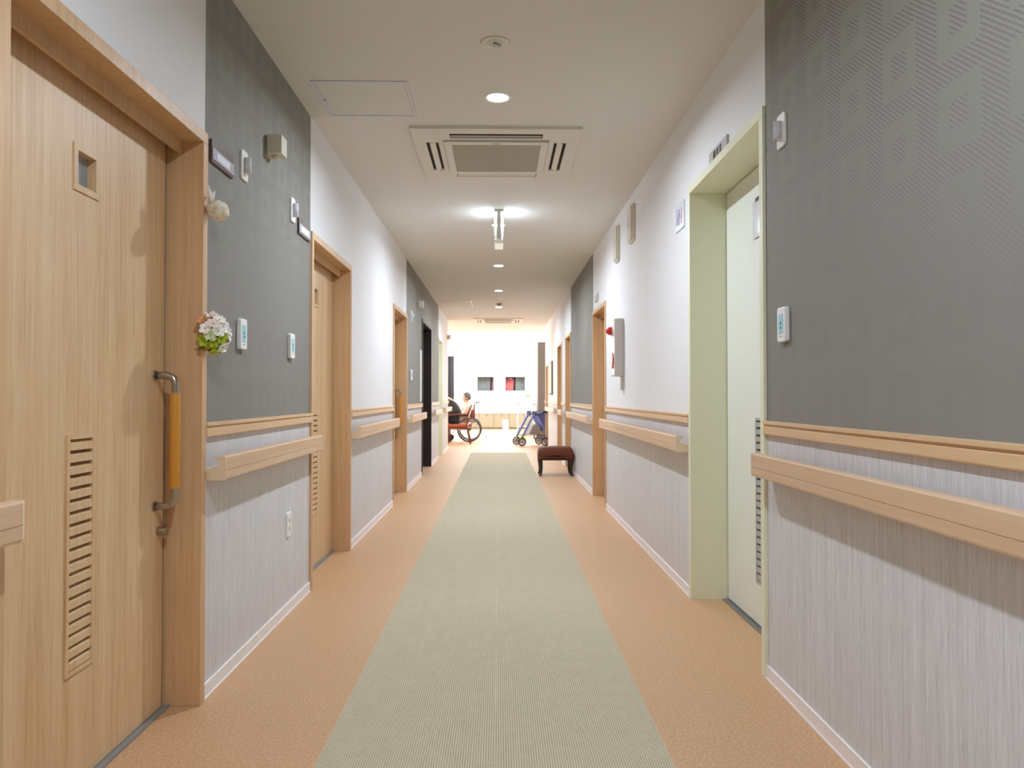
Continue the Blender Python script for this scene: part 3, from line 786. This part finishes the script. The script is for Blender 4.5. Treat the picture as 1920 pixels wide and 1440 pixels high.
# ------------------------------------------------------------------ stool
def stool():
    e = empty('stool', (.765, 10.18, 0), 'brown leather padded stool with black curved legs against the right wall', 'stool')
    bm = NB(); box(bm, -.235, .235, -.19, .19, .215, .375)
    bmesh.ops.subdivide_edges(bm, edges=bm.edges[:], cuts=9, use_grid_fill=True)
    for v in bm.verts:
        u, w_ = v.co.x/.235, v.co.y/.19; h = (v.co.z-.215)/.16
        if h > .55:
            v.co.z += (.016*(1-u*u)*(1-w_*w_)+.012*abs(u)**4*(1-abs(w_)**4)+.004*(1-abs(w_)))*(h-.5)*2
            k_ = (h-.5)*2
            v.co.x -= math.copysign(.022*max(0, abs(u)-.8)/.2*k_*k_, v.co.x); v.co.y -= math.copysign(.022*max(0, abs(w_)-.8)/.2*k_*k_, v.co.y)
            v.co.z -= .016*(max(0, abs(u)-.85)/.15)*k_+.012*(max(0, abs(w_)-.85)/.15)*k_
        if h < .3: v.co.z += .03*(1-u*u)*(1 if abs(w_) > .7 else .3)
    for f in bm.faces: f.smooth = True
    obj('cushion', bm, LEATHER, e)
    bm = NB(); box(bm, -.21, .21, -.165, .165, .21, .26); obj('apron', bm, DLEG, e)
    for sx in (-1, 1):
        for sy in (-1, 1):
            bm = NB()
            P = [(sx*.205, sy*.155, .28), (sx*.208, sy*.158, .20), (sx*.202, sy*.154, .13), (sx*.200, sy*.154, .07), (sx*.210, sy*.161, .015), (sx*.220, sy*.168, 0)]
            tube(bm, P, [.030, .028, .023, .019, .016, .018], 10); obj('leg', bm, DLEG, e)
stool()
# ------------------------------------------------------------------ people
SKIN = mat('skin', (224, 172, 142), .55)
def skinned(name, nodes, edges, m, parent, sub=2, flat=1):
    me = bpy.data.meshes.new(name); me.from_pydata([p for p, r in nodes], edges, []); me.materials.append(m)
    o = bpy.data.objects.new(name, me); COL.objects.link(o); o.parent = parent
    sk = o.modifiers.new('skin', 'SKIN'); sk.use_smooth_shade = True
    lay = me.skin_vertices[0] if me.skin_vertices else None
    if lay is None:
        me.skin_vertices  # created by modifier
    for i, (p, r) in enumerate(nodes):
        d = me.skin_vertices[0].data[i]; d.radius = r if isinstance(r, tuple) else (r, r); d.use_root = (i == 0)
    s = o.modifiers.new('sub', 'SUBSURF'); s.levels = sub; s.render_levels = sub
    return o
def skin_layer(me):
    bm = bmesh.new(); bm.from_mesh(me); bm.verts.layers.skin.verify(); bm.to_mesh(me); bm.free()
_old = skinned
def skinned(name, nodes, edges, m, parent, sub=2):
    me = bpy.data.meshes.new(name); me.from_pydata([p for p, r in nodes], edges, []); skin_layer(me)
    for i, (p, r) in enumerate(nodes):
        d = me.skin_vertices[0].data[i]; d.radius = r if isinstance(r, tuple) else (r, r); d.use_root = (i == 0)
    me.materials.append(m)
    o = bpy.data.objects.new(name, me); COL.objects.link(o); o.parent = parent
    sk = o.modifiers.new('skin', 'SKIN'); sk.use_smooth_shade = True
    s = o.modifiers.new('sub', 'SUBSURF'); s.levels = sub; s.render_levels = sub
    return o
def person(loc, label, lean, hip_z, jacket, trousers, hair, hairlen, scale=1.0, headlean=0):
    """seated figure facing -x; lean = forward offset of the shoulders (m)"""
    e = empty('person', loc, label, 'person')
    S = scale; hz = hip_z; L = -lean; k = S
    ch = (L*.62, 0, hz+.30*k); sh = (L, 0, hz+.47*k); nk = (L-.03-headlean*.4, 0, hz+.55*k); hd = Vector((L-.06-headlean, 0, hz+.55*k+.12-headlean*.35))
    # body: one continuous skinned surface
    nodes = [((0, 0, hz), .13), (tuple(Vector(ch)*1), (.125, .15)), (sh, (.085, .12)), (nk, .052), (tuple(hd-Vector((0, 0, .02))), .06)]
    edges = [(0, 1), (1, 2), (2, 3), (3, 4)]
    hands = []
    for sy in (-1, 1):
        b = len(nodes)
        elbow = (L-.06, sy*.25, hz+.21*k); wrist = (L-.30, sy*.17, hz+.15*k)
        nodes += [((L, sy*.17, hz+.44*k), .052), (elbow, .04), (wrist, .026), ((L-.37, sy*.165, hz+.13), (.034, .02))]
        edges += [(2, b), (b, b+1), (b+1, b+2), (b+2, b+3)]
        for j, (dy, ln) in enumerate(((-.028, .07), (-.010, .082), (.009, .078), (.027, .062))):
            f = len(nodes); p0 = Vector((L-.395, sy*.165+dy, hz+.13))
            nodes += [(tuple(p0+Vector((-ln*.5, 0, -.004))), .0085), (tuple(p0+Vector((-ln*.95, 0, -.030))), .0075)]
            edges += [(b+3, f), (f, f+1)]
        f = len(nodes); nodes += [((L-.365, sy*.125, hz+.125), .010), ((L-.395, sy*.108, hz+.11), .0085)]; edges += [(b+3, f), (f, f+1)]
        b = len(nodes)
        nodes += [((-.06, sy*.10, hz-.01), .09), ((-.40, sy*.12, hz+.03), .062), ((-.43, sy*.12, hz-.22), .05), ((-.42, sy*.12, .07), .036), ((-.46, sy*.12, .035), (.04, .032)), ((-.56, sy*.13, .03), (.038, .024))]
        edges += [(0, b), (b, b+1), (b+1, b+2), (b+2, b+3), (b+3, b+4), (b+4, b+5)]
    body = skinned('body', nodes, edges, SKIN, e)
    # head with a face, joined to the neck
    bm = NB(); vs = sphere(bm, hd, .1, (.95, .76, 1.16), 28)
    for v in vs:
        d = v.co-hd
        if d.x < -.02 and d.z < -.02: v.co.y *= 1
        if d.x < -.07 and abs(d.y) < .02 and -.035 < d.z < .02: v.co.x -= .020*(1-abs(d.y)/.02)
        if d.z < -.06: v.co.x += -.012; v.co.y = hd.y+d.y*.82
    for sy in (-1, 1):
        sphere(bm, hd+Vector((.005, sy*.078, -.01)), .03, (.6, .28, 1), 12)
        sphere(bm, hd+Vector((-.083, sy*.031, .012)), .011, (.7, 1.2, .7), 10, 1)
    sphere(bm, hd+Vector((-.088, 0, -.058)), .02, (.4, 1.2, .28), 10, 2)
    obj('head', bm, [SKIN, mat('eye_dark', (50, 40, 36), .3), mat('lips', (190, 118, 104), .5)], body)
    bm = NB(); vs = sphere(bm, hd+Vector((.012, 0, .018)), .108, (.98, .80, 1.12), 28)
    dele = [v for v in vs if (v.co.x-hd.x < -.045 and v.co.z-hd.z < .055) or v.co.z-hd.z < -.055-hairlen]
    bmesh.ops.delete(bm, geom=dele, context='VERTS')
    h = obj('hair', bm, hair, body); so = h.modifiers.new('s', 'SOLIDIFY'); so.thickness = .008
    # clothing
    jn = [((.0, 0, hz-.035), .165), (ch, (.150, .185)), (sh, (.115, .145)), (tuple(Vector(nk)+Vector((.005, 0, -.02))), .066)]
    je = [(0, 1), (1, 2), (2, 3)]
    for sy in (-1, 1):
        b = len(jn)
        jn += [((L, sy*.17, hz+.43*k), .072), ((L-.06, sy*.25, hz+.21*k), .056), ((L-.27, sy*.18, hz+.155*k), .042)]; je += [(2, b), (b, b+1), (b+1, b+2)]
    skinned('jacket', jn, je, jacket, body)
    tn = [((0, 0, hz+.0), .150)]; te = []
    for sy in (-1, 1):
        b = len(tn); tn += [((-.08, sy*.10, hz-.005), .105), ((-.40, sy*.12, hz+.03), .078), ((-.43, sy*.12, hz-.22), .066), ((-.425, sy*.12, .10), .056)]
        te += [(0, b), (b, b+1), (b+1, b+2), (b+2, b+3)]
        bm = NB(); sphere(bm, (-.49, sy*.125, .04), .05, (1.9, .9, .75), 16)
        for v in bm.verts: v.co.z = max(v.co.z, 0)
        obj('shoe', bm, mat('shoe_dark', (60, 56, 56), .6), body)
    skinned('trousers', tn, te, trousers, body)
    return e
person((-.93, 16.95, 0), 'person in dark grey jacket leaning forward in the wooden armchair', .22, .57, mat('jacket_dark', (64, 66, 66), .85), mat('trousers_black', (30, 30, 32), .85), mat('hair_dark', (70, 66, 64), .8), 0, scale=.84, headlean=.12)
person((-.80, 17.75, 0), 'person with short grey hair seated in the wheelchair, pale pink top', -.05, .52, mat('top_pink', (238, 196, 176), .85), mat('trousers_beige', (200, 180, 160), .85), mat('hair_grey', (100, 97, 94), .8), 0, scale=.70, headlean=-.03)
# ------------------------------------------------------------------ wooden armchair (faces -x)
RW = mat('red_brown_wood', (98, 44, 34), .4); OR = mat('orange_vinyl', (176, 92, 50), .5)
def armchair():
    e = empty('armchair', (-.93, 16.95, 0), 'red brown wooden armchair with orange seat at the left wall end', 'chair')
    bm = NB(); box(bm, -.24, .23, -.24, .24, .385, .45); obj('seat', bm, OR, e, bevel=.02)
    bm = NB(); box(bm, -.235, .225, -.235, .235, .35, .385); obj('seat_frame', bm, RW, e)
    for sy in (-1, 1):
        bm = NB(); tube(bm, [(.285, sy*.25, 0), (.23, sy*.25, .25), (.205, sy*.25, .45), (.225, sy*.25, .62), (.31, sy*.25, .88)], .016, 10); obj('rear_post', bm, RW, e)
        bm = NB(); tube(bm, [(-.22, sy*.25, 0), (-.22, sy*.25, .64)], .016, 10); obj('leg', bm, RW, e)
        bm = NB(); tube(bm, [(-.25, sy*.25, .645), (.0, sy*.25, .665), (.235, sy*.25, .655)], .019, 10); obj('armrest', bm, RW, e)
    bm = NB(); box(bm, -.01, .012, -.235, .235, .0, .30)
    bmesh.ops.rotate(bm, verts=bm.verts[:], cent=(0, 0, 0), matrix=Matrix.Rotation(.30, 3, 'Y')); bmesh.ops.translate(bm, verts=bm.verts[:], vec=(.225, 0, .58))
    obj('backrest', bm, mat('pale_pink_vinyl', (232, 200, 186), .5), e, bevel=.004)
armchair()
# ------------------------------------------------------------------ wheelchair (faces -x)
TYRE = mat('tyre_grey', (62, 62, 64), .6); BLUEF = mat('blue_metal', (120, 142, 206), .3); CHROME = mat('chrome', (205, 205, 208), .15, 1)
def wheelchair():
    e = empty('wheelchair', (-.80, 17.75, 0), 'wheelchair with large grey wheels holding the grey haired person', 'wheelchair')
    R = .285
    for sy in (-1, 1):
        bm = NB(); torus(bm, (.10, sy*.29, R), R-.024, .024, 'y', 48, 10); w = obj('wheel', bm, TYRE, e)
        bm = NB(); torus(bm, (.10, sy*.325, R), R-.045, .007, 'y', 40, 8); tag(obj('handrim', bm, CHROME, w), 'chrome handrim')
        bm = NB(); cyl(bm, (.10, sy*.27, R), (.10, sy*.31, R), .03, seg=16); obj('hub', bm, TYRE, w)
        bm = NB()
        for i in range(10):
            a = 2*math.pi*i/10; cyl(bm, (.10, sy*.29, R), (.10+(R-.02)*math.cos(a), sy*.29, R+(R-.02)*math.sin(a)), .003, seg=6)
        obj('spokes', bm, CHROME, w)
        bm = NB(); torus(bm, (-.37, sy*.24, .085), .062, .022, 'y', 28, 10); cyl(bm, (-.37, sy*.225, .085), (-.37, sy*.255, .085), .04, seg=16); obj('caster', bm, BLACK, e)
        bm = NB(); P = fillet([(-.37, sy*.24, .16), (-.37, sy*.24, .46), (-.30, sy*.24, .48), (.17, sy*.24, .48), (.21, sy*.24, .90), (.30, sy*.24, .93)], .03, 4); tube(bm, P, .012, 8)
        tube(bm, [(-.37, sy*.24, .30), (.10, sy*.24, .285)], .011, 8); tube(bm, [(.17, sy*.24, .48), (.10, sy*.24, .285)], .011, 8)
        obj('side_frame', bm, mat('red_metal', (190, 92, 78), .35), e)
        bm = NB(); cyl(bm, (.24, sy*.24, .912), (.33, sy*.24, .935), .018, seg=14); obj('push_grip', bm, BLACK, e)
        bm = NB(); box(bm, -.2, .14, sy*.225, sy*.265, .60, .62); tube(bm, [(-.16, sy*.245, .48), (-.16, sy*.245, .60)], .01, 8); obj('armrest', bm, BLACK, e)
        bm = NB(); box(bm, -.58, -.42, sy*.05, sy*.2, .005, .02); tube(bm, [(-.37, sy*.2, .44), (-.46, sy*.2, .02)], .01, 8); obj('footrest', bm, BLACK, e)
    bm = NB(); box(bm, -.30, .15, -.23, .23, .365, .40); obj('seat', bm, BLACK, e, bevel=.01)
    bm = NB(); box(bm, .20, .222, -.23, .23, .44, .86); obj('backrest', bm, mat('black_cloth', (44, 40, 44), .8), e, bevel=.008)
wheelchair()
# ------------------------------------------------------------------ blue rollator (faces -x)
def rollator():
    e = empty('rollator', (.70, 16.25, 0), 'blue four wheeled rollator with a grey bag in front of bright hall', 'walker', rotz=.22)
    for sy in (-1, 1):
        for x in (-.27, .24):
            bm = NB(); torus(bm, (x, sy*.25, .095), .075, .018, 'y', 32, 10); w = obj('wheel', bm, TYRE, e)
            bm = NB(); cyl(bm, (x, sy*.238, .095), (x, sy*.262, .095), .05, seg=18); obj('hub', bm, mat('hub_grey', (150, 150, 158), .4), w)
            bm = NB(); tube(bm, [(x, sy*.225, .095), (x, sy*.225, .20)], .010, 8); obj('fork', bm, mat('fork_grey', (150, 152, 160), .4, .5), w)
        bm = NB(); tube(bm, [(-.27, sy*.225, .19), (-.08, sy*.225, .55), (.02, sy*.225, .73)], .027, 10)
        tube(bm, [(.24, sy*.225, .19), (.20, sy*.225, .42), (.06, sy*.225, .66)], .018, 10); tube(bm, [(.0, sy*.225, .72), (.28, sy*.225, .735)], .014, 8)
        obj('side_frame', bm, BLUEF, e)
        bm = NB(); cyl(bm, (.19, sy*.225, .732), (.31, sy*.225, .738), .02, seg=14); obj('hand_grip', bm, BLACK, e)
        bm = NB(); tube(bm, [(.19, sy*.225, .71), (.10, sy*.225, .66), (-.02, sy*.225, .70)], .007, 6); box(bm, -.04, .05, sy*.21, sy*.24, .66, .75); obj('brake', bm, BLACK, e)
    bm = NB(); v = [(.04, .70), (.27, .72), (.235, .30), (.19, .42)]
    extrude_pts = [(x, z) for x, z in v]; extrude_y(bm, extrude_pts, -.20, .20); obj('cloth_back', bm, mat('blue_cloth', (96, 106, 172), .8), e, bevel=.01)
    bm = NB(); extrude_y(bm, [(-.11, .24), (.17, .24), (.15, .42), (.06, .47), (-.02, .44)], -.19, .19); obj('bag', bm, mat('grey_bag', (150, 148, 150), .8), e, bevel=.015)
    bm = NB(); tube(bm, [(-.22, -.225, .225), (.235, -.225, .225)], .009, 8); tube(bm, [(-.22, .225, .225), (.235, .225, .225)], .009, 8); tube(bm, [(0, -.225, .64), (0, .225, .64)], .012, 8); obj('cross_bar', bm, BLACK, e)
rollator()
# ------------------------------------------------------------------ hall furniture
e = empty('grey_partition', (1.03, 18.2, 0), 'tall grey partition panel standing past the end of right wall', 'partition')
PARTM = mat('partition_grey', (104, 97, 90), .6)
bm = NB(); box(bm, -.088, .10, 0, .9, .03, 2.40); obj('panel', bm, PARTM, e, bevel=.004)
bm = NB(); box(bm, -.10, .12, -.02, .92, 0, .03); obj('base', bm, mat('partition_base', (90, 86, 82), .5), e)
# dark curtain on the left
e = empty('curtain', (-1.29, 19.1, .35), 'dark grey curtain hanging at the left beyond the corridor wall end', 'curtain')
bm = NB(); prof = []
for i in range(61):
    t = i/60; prof.append((-.85+t*.98, .03*math.sin(t*math.pi*14)))
A = [bm.verts.new((x, y, 0)) for x, y in prof]; B = [bm.verts.new((x*1, y*.5, 1.75)) for x, y in prof]
for i in range(60): bm.faces.new((A[i], A[i+1], B[i+1], B[i])).smooth = True
o = obj('cloth', bm, mat('curtain_dark', (66, 68, 74), .85), e); so = o.modifiers.new('s', 'SOLIDIFY'); so.thickness = .006
bm = NB(); cyl(bm, (-.9, 0, 1.77), (.16, 0, 1.77), .014, seg=12); obj('rod', bm, CHROME, e)
bm = NB(); box(bm, -.885, -.855, -.015, .015, -.35, 1.8); box(bm, .13, .15, -.012, .012, -.35, 1.8); obj('stand', bm, CHROME, e)
# low cabinet below the openings
e = empty('low_cabinet', (.05, 24.2, 0), 'long low beige cabinet with white top below the far wall openings', 'cabinet')
CB = mat('cabinet_beige', (128, 119, 98), .6)
bm = NB(); box(bm, -1.2, 1.25, 0, .5, .05, .52); box(bm, -1.15, 1.2, .04, .5, 0, .05); obj('body', bm, CB, e)
bm = NB(); box(bm, -1.23, 1.28, -.03, .5, .52, .55); obj('top', bm, PLAST, e, bevel=.004)
for i in range(5):
    bm = NB(); box(bm, -1.18+i*.485, -1.18+i*.485+.47, -.018, 0, .07, .50); d_ = obj('door', bm, CB, e, bevel=.003)
    bm = NB(); box(bm, -1.18+i*.485+.20, -1.18+i*.485+.27, -.03, -.018, .45, .462); obj('handle', bm, CHROME, d_)
e = empty('waste_bin', (.20, 23.4, 0), 'small white bin in front of the low beige cabinet', 'bin')
bm = NB(); box(bm, -.09, .09, -.09, .09, .0, .31); obj('body', bm, PLAST, e, bevel=.015)
bm = NB(); box(bm, -.095, .095, -.095, .095, .31, .33); obj('rim', bm, LABELG, e, bevel=.004)
# trolley table behind the rollator
e = empty('trolley_table', (.68, 18.9, 0), 'white trolley table with thin dark edged top behind the blue rollator', 'table')
bm = NB(); box(bm, -.24, .24, -.2, .2, .87, .885); obj('tabletop', bm, mat('table_edge', (70, 66, 64), .5), e)
bm = NB(); box(bm, -.245, .245, -.205, .205, .885, .89); obj('top_sheet', bm, PLAST, e)
for sx in (-1, 1):
    for sy in (-1, 1):
        bm = NB(); tube(bm, [(sx*.21, sy*.17, .05), (sx*.21, sy*.17, .87)], .013, 8); lg = obj('leg', bm, ALF, e)
        bm = NB(); torus(bm, (sx*.21, sy*.17, .028), .018, .01, 'y', 18, 8); obj('caster', bm, BLACK, lg)
bm = NB(); box(bm, -.22, .22, -.18, .18, .30, .315); obj('shelf', bm, ALF, e)
e = empty('toy_ball', (.535, 17.6, 0), 'yellow green ball lying on the floor behind the rollator wheels', 'ball')
bm = NB(); sphere(bm, (0, 0, .09), .09, seg=24); obj('ball', bm, mat('ball_yellow', (206, 214, 84), .5), e)
# potted plant on the cabinet
def plant(x, label, n_=14, hgt=.16):
    e = empty('potted_plant', (x, 24.45, .55), label, 'plant')
    bm = NB(); cyl(bm, (0, 0, 0), (0, 0, .12), .05, .065, seg=20); obj('pot', bm, PLAST, e)
    bm = NB(); cyl(bm, (0, 0, .1), (0, 0, .5), .006, seg=8); obj('stem', bm, mat('stem_green', (90, 140, 60), .7), e)
    bm = NB(); rnd = random.Random(3)
    for i in range(n_):
        a = i*2.4; d = Vector((math.cos(a), math.sin(a), .5+rnd.random()*.6)); c = Vector((0, 0, .42+.1*rnd.random()))+d*.08
        sphere(bm, c, .06, (1, .45, .12), 8, M=d.to_track_quat('X', 'Z').to_matrix().to_4x4())
    obj('leaves', bm, mat('leaf_green', (96, 176, 84), .6), e)
plant(.93, 'green leafy potted plant at right end of the low beige cabinet')
plant(-.02, 'smaller green potted plant in the middle of low beige cabinet', 5)
# interior openings with curtains and red cloths
for i, (x0, x1, z0, z1) in enumerate(OPS):
    w = empty('window_%d' % k, ((x0+x1)/2, YB, z0), kind='structure'); k += 1
    h = (x1-x0)/2; Hh = z1-z0; bm = NB()
    for q in ((-h, h, 0, .02), (-h, h, Hh-.02, Hh), (-h, -h+.02, 0, Hh), (h-.02, h, 0, Hh)): box(bm, q[0], q[1], 0, .2, q[2], q[3])
    obj('window_frame', bm, mat('inner_frame_grey', (120, 122, 124), .5), w)
def hanging(name, x0, x1, z0, z1, y, m, label, cat, taper=1.0, waves=9):
    e = empty(name, ((x0+x1)/2, y, z0), label, cat); h = (x1-x0)/2; A, B = [], []; bm = NB()
    for i in range(41):
        t = -1+2*i/40; yy = .02*math.sin(i/40*math.pi*2*waves)
        A.append(bm.verts.new((t*h*taper, yy, 0))); B.append(bm.verts.new((t*h, yy*.5, z1-z0)))
    for i in range(40): bm.faces.new((A[i], A[i+1], B[i+1], B[i])).smooth = True
    o = obj('cloth', bm, m, e); so = o.modifiers.new('s', 'SOLIDIFY'); so.thickness = .005
    bm = NB(); cyl(bm, (-h-.02, 0, z1-z0+.01), (h+.02, 0, z1-z0+.01), .01, seg=10); obj('rod', bm, CHROME, e)
GC = mat('curtain_grey_glare', (168, 178, 182), .85); RC = mat('cloth_red_glare', (226, 120, 120), .85); MC = mat('cloth_maroon_glare', (168, 112, 132), .85)  # cloths paled to put the hall's veiling glare into their colour
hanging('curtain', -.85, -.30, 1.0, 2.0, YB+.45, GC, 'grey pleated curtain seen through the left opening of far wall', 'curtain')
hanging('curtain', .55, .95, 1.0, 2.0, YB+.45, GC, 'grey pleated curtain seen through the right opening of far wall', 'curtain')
hanging('hanging_cloth', .20, .50, 1.05, 1.66, YB+.35, RC, 'red hanging cloth paled by painted glare in the right opening of far wall', 'cloth', .72, 3)
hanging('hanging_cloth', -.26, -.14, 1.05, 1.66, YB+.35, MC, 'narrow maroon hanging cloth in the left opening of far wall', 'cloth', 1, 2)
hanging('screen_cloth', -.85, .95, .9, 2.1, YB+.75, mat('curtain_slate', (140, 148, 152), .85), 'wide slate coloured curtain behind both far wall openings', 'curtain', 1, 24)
